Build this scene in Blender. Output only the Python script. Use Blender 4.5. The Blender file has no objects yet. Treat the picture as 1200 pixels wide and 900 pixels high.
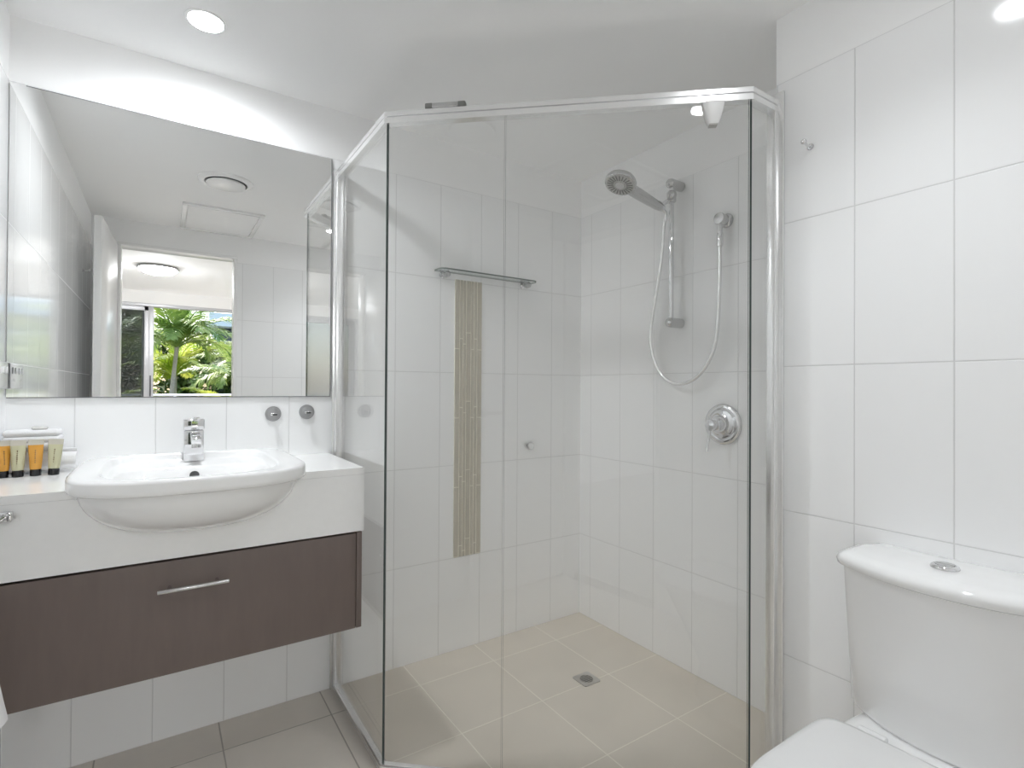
import bpy, bmesh, math, random
from mathutils import Vector, Matrix

S = bpy.context.scene
COL = S.collection
PI = math.pi

# ------------------------------------------------------------------ camera
YAW, PITCH, ROLL, FPX = 0.58803, 0.00694, 0.00599, 616.32
cam_d = bpy.data.cameras.new('camera')
cam_d.sensor_width = 36.0
cam_d.lens = FPX / 1200 * 36
cam_d.clip_start = 0.01
cam_d.clip_end = 200
cam = bpy.data.objects.new('camera', cam_d)
COL.objects.link(cam)
_f = Vector((math.sin(YAW) * math.cos(PITCH), math.cos(YAW) * math.cos(PITCH), math.sin(PITCH)))
_r = Vector((math.cos(YAW), -math.sin(YAW), 0))
_u = _r.cross(_f)
_r2 = _r * math.cos(ROLL) + _u * math.sin(ROLL)
_u2 = -_r * math.sin(ROLL) + _u * math.cos(ROLL)
M = Matrix((( _r2.x, _u2.x, -_f.x, 0), (_r2.y, _u2.y, -_f.y, 0), (_r2.z, _u2.z, -_f.z, 1.13668), (0, 0, 0, 1)))
cam.matrix_world = M
S.camera = cam

# ------------------------------------------------------------------ world, sun, exposure
EXPOSURE = 1.04
LAMP = 27.0            # glow of the two bathroom downlight lenses
SPOT = (20.5, 11.5)    # beam power of the downlight by the mirror and of the one by the toilet
BED_LAMP = 62.0        # radiance of the bedroom ceiling light
SKY = 0.32
SUN = 4.0
S.view_settings.view_transform = 'Standard'
S.view_settings.look = 'None'
S.view_settings.gamma = 1.0
S.view_settings.use_curve_mapping = False
S.view_settings.exposure = EXPOSURE
S.cycles.use_denoising = True
S.cycles.max_bounces = 28
S.cycles.diffuse_bounces = 20
S.cycles.glossy_bounces = 12
S.cycles.transmission_bounces = 12
S.cycles.transparent_max_bounces = 32
S.cycles.caustics_reflective = False
S.cycles.caustics_refractive = False
S.cycles.sample_clamp_indirect = 6.0

W = bpy.data.worlds.new('world')
S.world = W
W.use_nodes = True
wn = W.node_tree
for n in list(wn.nodes): wn.nodes.remove(n)
wo = wn.nodes.new('ShaderNodeOutputWorld')
wb = wn.nodes.new('ShaderNodeBackground')
sky = wn.nodes.new('ShaderNodeTexSky')
sky.sky_type = 'NISHITA'
sky.sun_disc = False
sky.sun_elevation = math.radians(52)
sky.sun_rotation = math.radians(195)
sky.air_density = 1.0
sky.dust_density = 2.5
wn.links.new(sky.outputs[0], wb.inputs[0])
wb.inputs[1].default_value = SKY
wn.links.new(wb.outputs[0], wo.inputs[0])

sun_d = bpy.data.lights.new('sun', 'SUN')
sun_d.energy = SUN
sun_d.angle = math.radians(0.6)
sun_d.color = (1.0, 0.97, 0.92)
sun = bpy.data.objects.new('sun', sun_d)
COL.objects.link(sun)
sun.location = (-2, -14, 12)
sun.rotation_euler = Vector((0.16, 0.62, -0.80)).to_track_quat('-Z', 'Y').to_euler()

# ------------------------------------------------------------------ material helpers
def mat(name, col=(0.8, 0.8, 0.8), rough=0.5, metal=0.0, spec=0.5, coat=0.0, trans=0.0, ior=1.45):
    m = bpy.data.materials.new(name)
    m.use_nodes = True
    b = m.node_tree.nodes['Principled BSDF']
    b.inputs['Base Color'].default_value = (*col, 1)
    b.inputs['Roughness'].default_value = rough
    b.inputs['Metallic'].default_value = metal
    b.inputs['Specular IOR Level'].default_value = spec
    b.inputs['Coat Weight'].default_value = coat
    b.inputs['Transmission Weight'].default_value = trans
    b.inputs['IOR'].default_value = ior
    return m

def bsdf(m): return m.node_tree.nodes['Principled BSDF']

def nd(m, t, **kw):
    n = m.node_tree.nodes.new(t)
    for k, v in kw.items(): setattr(n, k, v)
    return n

def lk(m, a, b): m.node_tree.links.new(a, b)

def math_node(m, op, a, b=None):
    n = nd(m, 'ShaderNodeMath', operation=op)
    for i, v in enumerate((a, b)):
        if v is None: continue
        if isinstance(v, (int, float)): n.inputs[i].default_value = v
        else: lk(m, v, n.inputs[i])
    return n.outputs[0]

def add_noise(m, scale, amount, detail=4.0, bump=0.0, stretch=None, bump_scale=None):
    """mottle the base colour and optionally bump"""
    b = bsdf(m)
    base = b.inputs['Base Color'].default_value[:]
    geo = nd(m, 'ShaderNodeNewGeometry')
    vec = geo.outputs['Position']
    if stretch:
        mp = nd(m, 'ShaderNodeMapping')
        mp.inputs['Scale'].default_value = stretch
        lk(m, vec, mp.inputs['Vector']); vec = mp.outputs[0]
    nz = nd(m, 'ShaderNodeTexNoise')
    nz.inputs['Scale'].default_value = scale
    nz.inputs['Detail'].default_value = detail
    lk(m, vec, nz.inputs['Vector'])
    ramp = nd(m, 'ShaderNodeMix', data_type='RGBA')
    ramp.inputs['A'].default_value = tuple(max(0, c * (1 - amount)) for c in base[:3]) + (1,)
    ramp.inputs['B'].default_value = tuple(min(1, c * (1 + amount)) for c in base[:3]) + (1,)
    lk(m, nz.outputs['Fac'], ramp.inputs['Factor'])
    lk(m, ramp.outputs['Result'], b.inputs['Base Color'])
    if bump:
        bp = nd(m, 'ShaderNodeBump')
        bp.inputs['Strength'].default_value = bump
        bp.inputs['Distance'].default_value = 0.002
        if bump_scale:
            n2 = nd(m, 'ShaderNodeTexNoise'); n2.inputs['Scale'].default_value = bump_scale
            lk(m, vec, n2.inputs['Vector']); lk(m, n2.outputs['Fac'], bp.inputs['Height'])
        else:
            lk(m, nz.outputs['Fac'], bp.inputs['Height'])
        lk(m, bp.outputs[0], b.inputs['Normal'])
    return m

def tile_mat(name, ax, u0, v0, du, dv, tile, grout, gw, rough, axv='Z', top=None, top_col=(0.8, 0.8, 0.8), mottle=0.0, bump=0.5):
    """grid of tiles in world space; above z=top the wall is painted plaster"""
    m = mat(name, tile, rough)
    b = bsdf(m)
    geo = nd(m, 'ShaderNodeNewGeometry')
    sp = nd(m, 'ShaderNodeSeparateXYZ')
    lk(m, geo.outputs['Position'], sp.inputs[0])
    pu = math_node(m, 'PINGPONG', math_node(m, 'SUBTRACT', sp.outputs[ax], u0), du / 2)
    pv = math_node(m, 'PINGPONG', math_node(m, 'SUBTRACT', sp.outputs[axv], v0), dv / 2)
    d = math_node(m, 'MINIMUM', pu, pv)
    mr = nd(m, 'ShaderNodeMapRange', interpolation_type='SMOOTHSTEP')
    mr.inputs['From Min'].default_value = gw * 0.3
    mr.inputs['From Max'].default_value = gw * 0.75
    lk(m, d, mr.inputs['Value'])
    body = mr.outputs[0]                      # 0 in the joint, 1 on the tile
    mx = nd(m, 'ShaderNodeMix', data_type='RGBA')
    mx.inputs['A'].default_value = (*grout, 1)
    mx.inputs['B'].default_value = (*tile, 1)
    lk(m, body, mx.inputs['Factor'])
    if mottle:
        nz = nd(m, 'ShaderNodeTexNoise'); nz.inputs['Scale'].default_value = 5.0; nz.inputs['Detail'].default_value = 6
        lk(m, geo.outputs['Position'], nz.inputs['Vector'])
        m2 = nd(m, 'ShaderNodeMix', data_type='RGBA')
        m2.inputs['A'].default_value = tuple(c * (1 - mottle) for c in tile) + (1,)
        m2.inputs['B'].default_value = tuple(c * (1 + mottle) for c in tile) + (1,)
        lk(m, nz.outputs['Fac'], m2.inputs['Factor'])
        lk(m, m2.outputs['Result'], mx.inputs['B'])
    col = mx.outputs['Result']
    rg = nd(m, 'ShaderNodeMapRange')
    rg.inputs['To Min'].default_value = 0.7
    rg.inputs['To Max'].default_value = rough
    lk(m, body, rg.inputs['Value'])
    rgh = rg.outputs[0]
    hgt = body
    if top is not None:
        up = math_node(m, 'GREATER_THAN', sp.outputs['Z'], top)
        m3 = nd(m, 'ShaderNodeMix', data_type='RGBA')
        lk(m, up, m3.inputs['Factor']); lk(m, col, m3.inputs['A'])
        m3.inputs['B'].default_value = (*top_col, 1)
        col = m3.outputs['Result']
        m4 = nd(m, 'ShaderNodeMix', data_type='FLOAT')
        lk(m, up, m4.inputs['Factor']); lk(m, rgh, m4.inputs['A']); m4.inputs['B'].default_value = 0.6
        rgh = m4.outputs[0]
        hgt = math_node(m, 'MAXIMUM', body, up)
    lk(m, col, b.inputs['Base Color'])
    lk(m, rgh, b.inputs['Roughness'])
    bp = nd(m, 'ShaderNodeBump')
    bp.inputs['Strength'].default_value = bump
    bp.inputs['Distance'].default_value = 0.0015
    lk(m, hgt, bp.inputs['Height'])
    lk(m, bp.outputs[0], b.inputs['Normal'])
    return m

def glass_mat(name, tint, refl=1.0):
    """clear pane: see-through with a facing-dependent mirror reflection, so lamps shine through it"""
    m = bpy.data.materials.new(name)
    m.use_nodes = True
    nt = m.node_tree
    for n in list(nt.nodes): nt.nodes.remove(n)
    out = nd(m, 'ShaderNodeOutputMaterial')
    tr = nd(m, 'ShaderNodeBsdfTransparent'); tr.inputs[0].default_value = (*tint, 1)
    gl = nd(m, 'ShaderNodeBsdfGlossy'); gl.inputs['Roughness'].default_value = 0.0
    gl.inputs[0].default_value = (1, 1, 1, 1)
    lw = nd(m, 'ShaderNodeLayerWeight'); lw.inputs['Blend'].default_value = 0.5
    p5 = math_node(m, 'POWER', lw.outputs['Facing'], 5.0)
    f = math_node(m, 'ADD', math_node(m, 'MULTIPLY', p5, 0.96 * refl), 0.04 * refl)
    mx = nd(m, 'ShaderNodeMixShader')
    lk(m, f, mx.inputs[0]); lk(m, tr.outputs[0], mx.inputs[1]); lk(m, gl.outputs[0], mx.inputs[2])
    lk(m, mx.outputs[0], out.inputs[0])
    return m

def emit_mat(name, col, strength):
    m = mat(name, (0.9, 0.9, 0.9), 0.3)
    b = bsdf(m)
    b.inputs['Emission Color'].default_value = (*col, 1)
    b.inputs['Emission Strength'].default_value = strength
    return m

# ------------------------------------------------------------------ materials
WHITE = (0.94, 0.943, 0.946)
GROUT = (0.74, 0.74, 0.74)
PAINT = (0.945, 0.945, 0.945)
m_tile_back = tile_mat('white_tile_back', 'X', 1.5855, 0.0, 0.2, 0.4, WHITE, GROUT, 0.0028, 0.10, top=2.0, top_col=PAINT)
m_tile_right = tile_mat('white_tile_right', 'Y', 1.9537, 0.0, 0.2, 0.4, WHITE, GROUT, 0.0028, 0.10, top=2.0, top_col=PAINT)
m_tile_toilet = tile_mat('white_tile_toilet', 'Y', 0.6223, 0.0, 0.2, 0.4, WHITE, GROUT, 0.0028, 0.10, top=2.0, top_col=PAINT)
m_tile_left = tile_mat('white_tile_left', 'Y', 1.93, 0.0, 0.2, 0.4, WHITE, GROUT, 0.0028, 0.10, top=2.0, top_col=PAINT)
m_tile_front = tile_mat('white_tile_front', 'X', 0.47, 0.0, 0.2, 0.4, WHITE, GROUT, 0.0028, 0.10, top=2.0, top_col=PAINT)
FLOORC = (0.71, 0.665, 0.605)
m_floor = tile_mat('taupe_floor_tile', 'X', 0.171, 1.866, 0.33, 0.335, FLOORC, (0.42, 0.39, 0.35), 0.004, 0.34, axv='Y', mottle=0.10)
bsdf(m_floor)
for n in m_floor.node_tree.nodes:
    pass
m_shower_floor = tile_mat('beige_shower_tile', 'X', 0.171, 1.866, 0.33, 0.335, (0.71, 0.65, 0.565), (0.88, 0.83, 0.73), 0.004, 0.36, axv='Y', mottle=0.10)
m_ceiling = add_noise(mat('ceiling_paint', (0.95, 0.95, 0.948), 0.7), 3.0, 0.01)
m_paint = add_noise(mat('wall_paint', (0.88, 0.875, 0.865), 0.65), 3.0, 0.012)
m_white_gloss = add_noise(mat('white_gloss_paint', (0.91, 0.91, 0.905), 0.22), 2.0, 0.01)
m_ceramic = add_noise(mat('white_ceramic', (0.90, 0.90, 0.90), 0.06, coat=0.3), 2.0, 0.006)
m_seat = add_noise(mat('white_seat_plastic', (0.82, 0.82, 0.82), 0.16), 2.0, 0.006)
m_stone = add_noise(mat('white_stone', (0.90, 0.90, 0.895), 0.14), 60.0, 0.02)
m_wood = add_noise(mat('dark_brown_laminate', (0.165, 0.129, 0.115), 0.36), 9.0, 0.10, stretch=(6, 1, 1))
m_chrome = add_noise(mat('chrome', (0.80, 0.80, 0.81), 0.06, metal=1.0), 8.0, 0.02)
m_satin = add_noise(mat('satin_chrome', (0.60, 0.60, 0.60), 0.24, metal=1.0), 12.0, 0.04)
m_alu = add_noise(mat('polished_aluminium', (0.90, 0.90, 0.90), 0.24, metal=0.8), 12.0, 0.02)
m_steel = add_noise(mat('brushed_steel', (0.58, 0.56, 0.53), 0.32, metal=1.0), 40.0, 0.05)
m_hook = add_noise(mat('dull_brushed_metal', (0.40, 0.40, 0.405), 0.42, metal=1.0), 60.0, 0.06)
m_dark = add_noise(mat('dark_recess', (0.03, 0.03, 0.03), 0.6), 30.0, 0.1)
m_grey = add_noise(mat('grey_plastic', (0.55, 0.55, 0.53), 0.4), 20.0, 0.03)
m_slot = add_noise(mat('spray_slot_rubber', (0.22, 0.22, 0.21), 0.5), 20.0, 0.05)
m_black_cap = add_noise(mat('black_plastic', (0.012, 0.012, 0.014), 0.25), 20.0, 0.1)
m_glass = glass_mat('clear_shower_glass', (0.990, 0.992, 0.990))
m_glass_edge = mat('glass_edge', (0.10, 0.125, 0.12), 0.15, spec=0.6)
add_noise(m_glass_edge, 20.0, 0.1)
m_shelf_glass = glass_mat('shelf_glass', (0.97, 0.985, 0.98))
m_shelf_edge = add_noise(mat('shelf_glass_edge', (0.16, 0.19, 0.18), 0.12), 20, 0.08)
m_tint_glass = glass_mat('tinted_window_glass', (0.58, 0.60, 0.60), 1.2)
m_mirror = mat('mirror_silver', (0.955, 0.96, 0.955), 0.0, metal=1.0)
m_mirror_edge = add_noise(mat('mirror_edge', (0.16, 0.16, 0.165), 0.3), 25.0, 0.1)
m_lamp = emit_mat('downlight_lens', (0.95, 0.975, 1.0), LAMP)
m_bed_lamp = emit_mat('frosted_light_glass', (0.95, 0.975, 1.0), BED_LAMP)
m_amber = mat('amber_gel', (0.86, 0.43, 0.08), 0.18, trans=0.25)
add_noise(m_amber, 25.0, 0.12)
m_gel = mat('pale_green_gel', (0.68, 0.66, 0.44), 0.18, trans=0.25)
add_noise(m_gel, 25.0, 0.08)
m_seal = add_noise(mat('clear_seal', (0.74, 0.70, 0.60), 0.25, trans=0.3), 25.0, 0.04)
m_print = add_noise(mat('dark_print', (0.16, 0.10, 0.05), 0.5), 20, 0.1)
m_towel = add_noise(mat('white_terry', (0.84, 0.84, 0.85), 0.95, spec=0.1), 18.0, 0.04, bump=0.6, bump_scale=420)
m_soap = add_noise(mat('wrapped_soap', (0.80, 0.79, 0.76), 0.2, trans=0.2), 30.0, 0.05)
m_mosaic = add_noise(mat('taupe_mosaic', (0.56, 0.52, 0.44), 0.22), 16.0, 0.14, stretch=(6, 1, 1))
m_mosaic_grout = add_noise(mat('cream_grout', (0.86, 0.83, 0.72), 0.7), 60.0, 0.05)
m_carpet = add_noise(mat('bedroom_carpet', (0.56, 0.545, 0.52), 0.95), 60.0, 0.15, bump=0.3)
m_frame = add_noise(mat('silver_window_frame', (0.56, 0.56, 0.58), 0.35, metal=0.4), 10.0, 0.03)
m_frame_dark = add_noise(mat('window_seal', (0.10, 0.10, 0.11), 0.4), 10.0, 0.1)
m_deck = add_noise(mat('balcony_tile', (0.34, 0.30, 0.26), 0.6), 8.0, 0.1)
m_ground = add_noise(mat('garden_ground', (0.07, 0.09, 0.03), 0.9), 3.0, 0.4)
m_trunk = add_noise(mat('palm_trunk', (0.42, 0.36, 0.28), 0.8), 14.0, 0.35, stretch=(1, 1, 6), bump=0.6)
def leaf_mat(name, a, b):
    m = mat(name, a, 0.42)
    geo = nd(m, 'ShaderNodeNewGeometry')
    nz = nd(m, 'ShaderNodeTexNoise'); nz.inputs['Scale'].default_value = 2.2; nz.inputs['Detail'].default_value = 5
    lk(m, geo.outputs['Position'], nz.inputs['Vector'])
    mr = nd(m, 'ShaderNodeMapRange'); mr.inputs['From Min'].default_value = 0.36; mr.inputs['From Max'].default_value = 0.64
    lk(m, nz.outputs['Fac'], mr.inputs['Value'])
    mx = nd(m, 'ShaderNodeMix', data_type='RGBA')
    mx.inputs['A'].default_value = (*a, 1); mx.inputs['B'].default_value = (*b, 1)
    lk(m, mr.outputs[0], mx.inputs['Factor'])
    lk(m, mx.outputs['Result'], bsdf(m).inputs['Base Color'])
    # thin leaves let some light through
    tl = nd(m, 'ShaderNodeBsdfTranslucent'); lk(m, mx.outputs['Result'], tl.inputs[0])
    ms = nd(m, 'ShaderNodeMixShader'); ms.inputs[0].default_value = 0.3
    out = m.node_tree.nodes['Material Output']
    lk(m, bsdf(m).outputs[0], ms.inputs[1]); lk(m, tl.outputs[0], ms.inputs[2]); lk(m, ms.outputs[0], out.inputs[0])
    return m
m_leaf_a = leaf_mat('palm_leaf_green', (0.16, 0.28, 0.05), (0.42, 0.48, 0.15))
m_leaf_b = leaf_mat('palm_leaf_yellow', (0.30, 0.42, 0.03), (0.60, 0.60, 0.14))
m_leaf_c = leaf_mat('palm_leaf_grey', (0.20, 0.28, 0.12), (0.46, 0.50, 0.26))
m_leaf_d = leaf_mat('shrub_leaf', (0.07, 0.14, 0.03), (0.30, 0.38, 0.12))
m_bld = add_noise(mat('white_render', (0.82, 0.82, 0.82), 0.7), 2.0, 0.03)
m_bld_glass = add_noise(mat('dark_building_glass', (0.05, 0.06, 0.08), 0.1), 2.0, 0.2)

# ------------------------------------------------------------------ geometry helpers
def BM(): return bmesh.new()

def merge(dst, src):
    me = bpy.data.meshes.new('tmp')
    src.to_mesh(me); src.free()
    dst.from_mesh(me)
    bpy.data.meshes.remove(me)

def box(bm, x0, x1, y0, y1, z0, z1, bev=0.0, seg=2):
    b = bmesh.new()
    bmesh.ops.create_cube(b, size=1)
    for v in b.verts:
        v.co = Vector(((x0 + x1) / 2 + v.co.x * (x1 - x0), (y0 + y1) / 2 + v.co.y * (y1 - y0), (z0 + z1) / 2 + v.co.z * (z1 - z0)))
    if bev > 0:
        bmesh.ops.bevel(b, geom=b.edges[:], offset=bev, segments=seg, profile=0.5, affect='EDGES')
    merge(bm, b)
    return bm

def obox(bm, p, ex, ey, ez, bev=0.0, seg=2):
    """box from centre p and three half-extent vectors"""
    b = bmesh.new()
    bmesh.ops.create_cube(b, size=2)
    p, ex, ey, ez = Vector(p), Vector(ex), Vector(ey), Vector(ez)
    for v in b.verts:
        v.co = p + ex * v.co.x + ey * v.co.y + ez * v.co.z
    bmesh.ops.recalc_face_normals(b, faces=b.faces[:])
    if bev > 0:
        bmesh.ops.bevel(b, geom=b.edges[:], offset=bev, segments=seg, profile=0.5, affect='EDGES')
    merge(bm, b)
    return bm

def loft(bm, rings, cap0=True, cap1=True, closed=True):
    b = bmesh.new()
    vs = [[b.verts.new(Vector(p)) for p in r] for r in rings]
    n = len(vs[0])
    for i in range(len(vs) - 1):
        for j in range(n if closed else n - 1):
            k = (j + 1) % n
            b.faces.new((vs[i][j], vs[i][k], vs[i + 1][k], vs[i + 1][j]))
    if cap0: b.faces.new(list(reversed(vs[0])))
    if cap1: b.faces.new(vs[-1])
    bmesh.ops.recalc_face_normals(b, faces=b.faces[:])
    merge(bm, b)
    return bm

def frame_of(d):
    d = Vector(d).normalized()
    a = Vector((0, 0, 1)) if abs(d.z) < 0.9 else Vector((1, 0, 0))
    u = d.cross(a).normalized()
    return u, d.cross(u).normalized(), d

def lathe(bm, o, d, prof, seg=40, cap=True):
    """profile of (distance along d, radius)"""
    u, w, d = frame_of(d)
    o = Vector(o)
    rings = []
    for t, r in prof:
        r = max(r, 1e-5)
        rings.append([o + d * t + (u * math.cos(2 * PI * k / seg) + w * math.sin(2 * PI * k / seg)) * r for k in range(seg)])
    return loft(bm, rings, cap, cap)

def cyl(bm, a, b, r, seg=24, r2=None, bev=0.0):
    a, b = Vector(a), Vector(b)
    L = (b - a).length
    r2 = r if r2 is None else r2
    if bev:
        prof = [(0, r - bev), (bev * .3, r - bev * .3), (bev, r), (L - bev, r2), (L - bev * .3, r2 - bev * .3), (L, r2 - bev)]
    else:
        prof = [(0, r), (L, r2)]
    return lathe(bm, a, b - a, prof, seg)

def sph(bm, c, r, seg=24):
    prof = [(r - r * math.cos(PI * k / 12), r * math.sin(PI * k / 12)) for k in range(13)]
    return lathe(bm, Vector(c) - Vector((0, 0, r)), (0, 0, 1), prof, seg)

def smooth_path(pts, n=8):
    pts = [Vector(p) for p in pts]
    P = [2 * pts[0] - pts[1]] + pts + [2 * pts[-1] - pts[-2]]
    out = []
    for i in range(1, len(P) - 2):
        p0, p1, p2, p3 = P[i - 1:i + 3]
        for k in range(n):
            t = k / n
            out.append(0.5 * ((2 * p1) + (-p0 + p2) * t + (2 * p0 - 5 * p1 + 4 * p2 - p3) * t * t + (-p0 + 3 * p1 - 3 * p2 + p3) * t ** 3))
    out.append(pts[-1])
    return out

def tube(bm, pts, r, seg=12, radii=None):
    pts = [Vector(p) for p in pts]
    rings = []
    t0 = (pts[1] - pts[0]).normalized()
    u, w, _ = frame_of(t0)
    for i, p in enumerate(pts):
        t = (pts[min(i + 1, len(pts) - 1)] - pts[max(i - 1, 0)]).normalized()
        u = (u - t * u.dot(t)).normalized()
        w = t.cross(u)
        rr = radii[i] if radii else r
        rings.append([p + (u * math.cos(2 * PI * k / seg) + w * math.sin(2 * PI * k / seg)) * rr for k in range(seg)])
    return loft(bm, rings)

def prism(bm, poly, z0, z1):
    """extrude a plan polygon"""
    b = bmesh.new()
    vs = [b.verts.new((x, y, z0)) for x, y in poly]
    f = b.faces.new(vs)
    r = bmesh.ops.extrude_face_region(b, geom=[f])
    bmesh.ops.translate(b, vec=(0, 0, z1 - z0), verts=[e for e in r['geom'] if isinstance(e, bmesh.types.BMVert)])
    bmesh.ops.recalc_face_normals(b, faces=b.faces[:])
    bmesh.ops.triangulate(b, faces=[f for f in b.faces if len(f.verts) > 4])
    merge(bm, b)
    return bm

ROOT = {}          # object name -> world origin of its top-level thing
def obj(name, bm, m, parent=None, smooth=35, origin=None):
    me = bpy.data.meshes.new(name)
    off = ROOT[parent.name] if parent is not None else Vector(origin or (0, 0, 0))
    if off.length: bmesh.ops.translate(bm, vec=-off, verts=bm.verts[:])
    bm.to_mesh(me); bm.free()
    for mm in (m if isinstance(m, (list, tuple)) else [m]): me.materials.append(mm)
    if smooth:
        for p in me.polygons: p.use_smooth = True
        me.set_sharp_from_angle(angle=math.radians(smooth))
    o = bpy.data.objects.new(name, me)
    COL.objects.link(o)
    if parent is not None: o.parent = parent
    else: o.location = off
    ROOT[o.name] = off
    return o

def tag(o, label, cat, group=None):
    o['label'] = label; o['category'] = cat
    if group: o['group'] = group
    return o

def thing(name, label, cat, loc=(0, 0, 0), group=None):
    o = bpy.data.objects.new(name, None)
    o.empty_display_size = 0.05
    COL.objects.link(o)
    o.location = loc
    ROOT[o.name] = Vector(loc)
    return tag(o, label, cat, group)

def struct(name, bm, m, parent=None, smooth=35):
    o = obj(name, bm, m, parent, smooth)
    if parent is None: o['kind'] = 'structure'
    return o

def by_side(o, fn, idx):
    """give the faces chosen by fn(normal, centre) material slot idx"""
    for p in o.data.polygons:
        if fn(p.normal, p.center): p.material_index = idx

# ------------------------------------------------------------------ room shell
XL, XT, XR = -0.367, 1.449, 1.773        # left wall, toilet wall, shower side wall
YB, YF, YN = 2.031, -0.08, 0.826         # back wall, doorway wall, end of the toilet wall
ZC = 2.187
ENCL = [(0.556, 2.031), (0.556, 1.51), (1.325, 0.826), (1.449, 0.826)]
b = BM(); prism(b, [(XL, YF), (XT, YF), (XT, YN), (1.325, 0.826), (0.556, 1.51), (0.556, YB), (XL, YB)], -0.1, 0.0)
struct('floor', b, m_floor)
b = BM(); prism(b, [(0.556, YB), (0.556, 1.51), (1.325, 0.826), (XR, YN), (XR, YB)], -0.1, 0.0)
struct('floor_shower', b, m_shower_floor)
b = BM(); box(b, XL - .1, XR + .1, YB, YB + .1, -.1, ZC); struct('wall_back', b, m_tile_back)
b = BM(); box(b, XR, XR + .1, YN - .1, YB, -.1, ZC); struct('wall_right', b, m_tile_right)
b = BM(); box(b, XT, XR, YF - .1, YN, -.1, ZC); struct('wall_toilet', b, m_tile_toilet)
b = BM(); box(b, XL - .1, XL, YF - .1, YB, -.1, ZC); struct('wall_left', b, m_tile_left)
DX0, DX1, DZ = -0.238, 0.436, 2.042
b = BM()
box(b, XL, DX0, YF - .1, YF, -.1, ZC); box(b, DX1, XT, YF - .1, YF, -.1, ZC); box(b, DX0, DX1, YF - .1, YF, DZ, ZC)
struct('wall_front', b, m_tile_front)
b = BM(); box(b, XL - .1, XR + .1, YF - .1, YB + .1, ZC, ZC + .1); struct('ceiling', b, m_ceiling)
# door lining
b = BM()
for x0, x1 in ((DX0, DX0 + .02), (DX1 - .02, DX1)): box(b, x0, x1, YF - .115, YF + .008, 0, DZ - .02, .003)
box(b, DX0, DX1, YF - .115, YF + .008, DZ - .02, DZ, .003)
struct('trim_1', b, m_white_gloss)
# open door leaf
hx, hy = DX0 + .004, YF + .012
dd = Vector((-0.030, 0.648, 0)).normalized(); dn = Vector((-dd.y, dd.x, 0))
b = BM(); obox(b, Vector((hx, hy, 1.018)) + dd * .325 + dn * .018, dd * .325, dn * .0175, (0, 0, 1.005), .003)
door = struct('door_1', b, m_white_gloss)
hp = Vector((hx, hy, 1.0)) + dd * .59 - dn * .001
b = BM(); cyl(b, hp, hp - dn * .006, .026, 32, bev=.002); cyl(b, hp, hp - dn * .045, .009); tube(b, smooth_path([hp - dn * .042, hp - dn * .05 - dd * .02, hp - dn * .05 - dd * .11], 6), .009)
obj('door_handle', b, m_satin, door)

# bedroom beyond the doorway
BX0, BX1, BY, BZ = -2.2, 2.6, -5.1, 2.49
b = BM(); box(b, BX0, BX1, BY - .12, YF - .1, -.1, 0.0); struct('floor_bedroom', b, m_carpet)
b = BM(); box(b, BX0 - .1, BX1 + .1, BY - .12, YF - .1, BZ, BZ + .1); struct('ceiling_bedroom', b, m_ceiling)
b = BM(); box(b, BX0 - .1, BX0, BY - .12, YF - .1, -.1, BZ); struct('wall_bedroom_left', b, m_paint)
b = BM(); box(b, BX1, BX1 + .1, BY - .12, YF - .1, -.1, BZ); struct('wall_bedroom_right', b, m_paint)
b = BM()
box(b, BX0, XL - .1, YF - .2, YF - .1, -.1, BZ); box(b, XR, BX1, YF - .2, YF - .1, -.1, BZ)
box(b, XL - .1, XR, YF - .12, YF - .1, ZC, BZ)
struct('wall_bedroom_front', b, m_paint)
WX0, WX1, WZ = -1.75, 1.35, 2.315
b = BM()
box(b, BX0, WX0, BY - .12, BY, -.1, BZ); box(b, WX1, BX1, BY - .12, BY, -.1, BZ); box(b, WX0, WX1, BY - .12, BY, WZ, BZ)
struct('wall_bedroom_back', b, m_paint)
# sliding glass door: outer frame, fixed pane and the slid-open leaf stacked beside it
b = BM()
box(b, WX0, WX1, BY - .11, BY + .005, WZ - .045, WZ, .003); box(b, WX0, WX0 + .045, BY - .11, BY + .005, 0, WZ - .045, .003)
box(b, WX1 - .045, WX1, BY - .11, BY + .005, 0, WZ - .045, .003); box(b, WX0, WX1, BY - .11, BY + .005, 0, .03, .003)
win = struct('window_1', b, m_frame)
for yy, x0, x1, nm in ((BY - .08, WX0 + .045, -.175, 'fixed_sash'), (BY - .03, WX0 + .10, -.098, 'sliding_sash')):
    b = BM()
    box(b, x0, x0 + .06, yy - .018, yy + .018, .03, WZ - .045, .003); box(b, x1 - .062, x1, yy - .018, yy + .018, .03, WZ - .045, .003)
    box(b, x0 + .06, x1 - .062, yy - .018, yy + .018, WZ - .105, WZ - .045, .003); box(b, x0 + .06, x1 - .062, yy - .018, yy + .018, .03, .11, .003)
    if nm == 'sliding_sash': box(b, x1 - .112, x1 - .060, yy - .018, yy + .018, .03, WZ - .045, .003)
    s = obj(nm, b, m_frame, win)
    b = BM(); box(b, x0 + .06, x1 - .062, yy - .003, yy + .003, .11, WZ - .105); obj('pane', b, m_tint_glass, s, smooth=0)
    if nm == 'sliding_sash':
        b = BM(); box(b, x1 - .045, x1 - .025, yy + .018, yy + .04, .98, 1.28, .005); obj('sash_handle', b, m_frame_dark, s)

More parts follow.
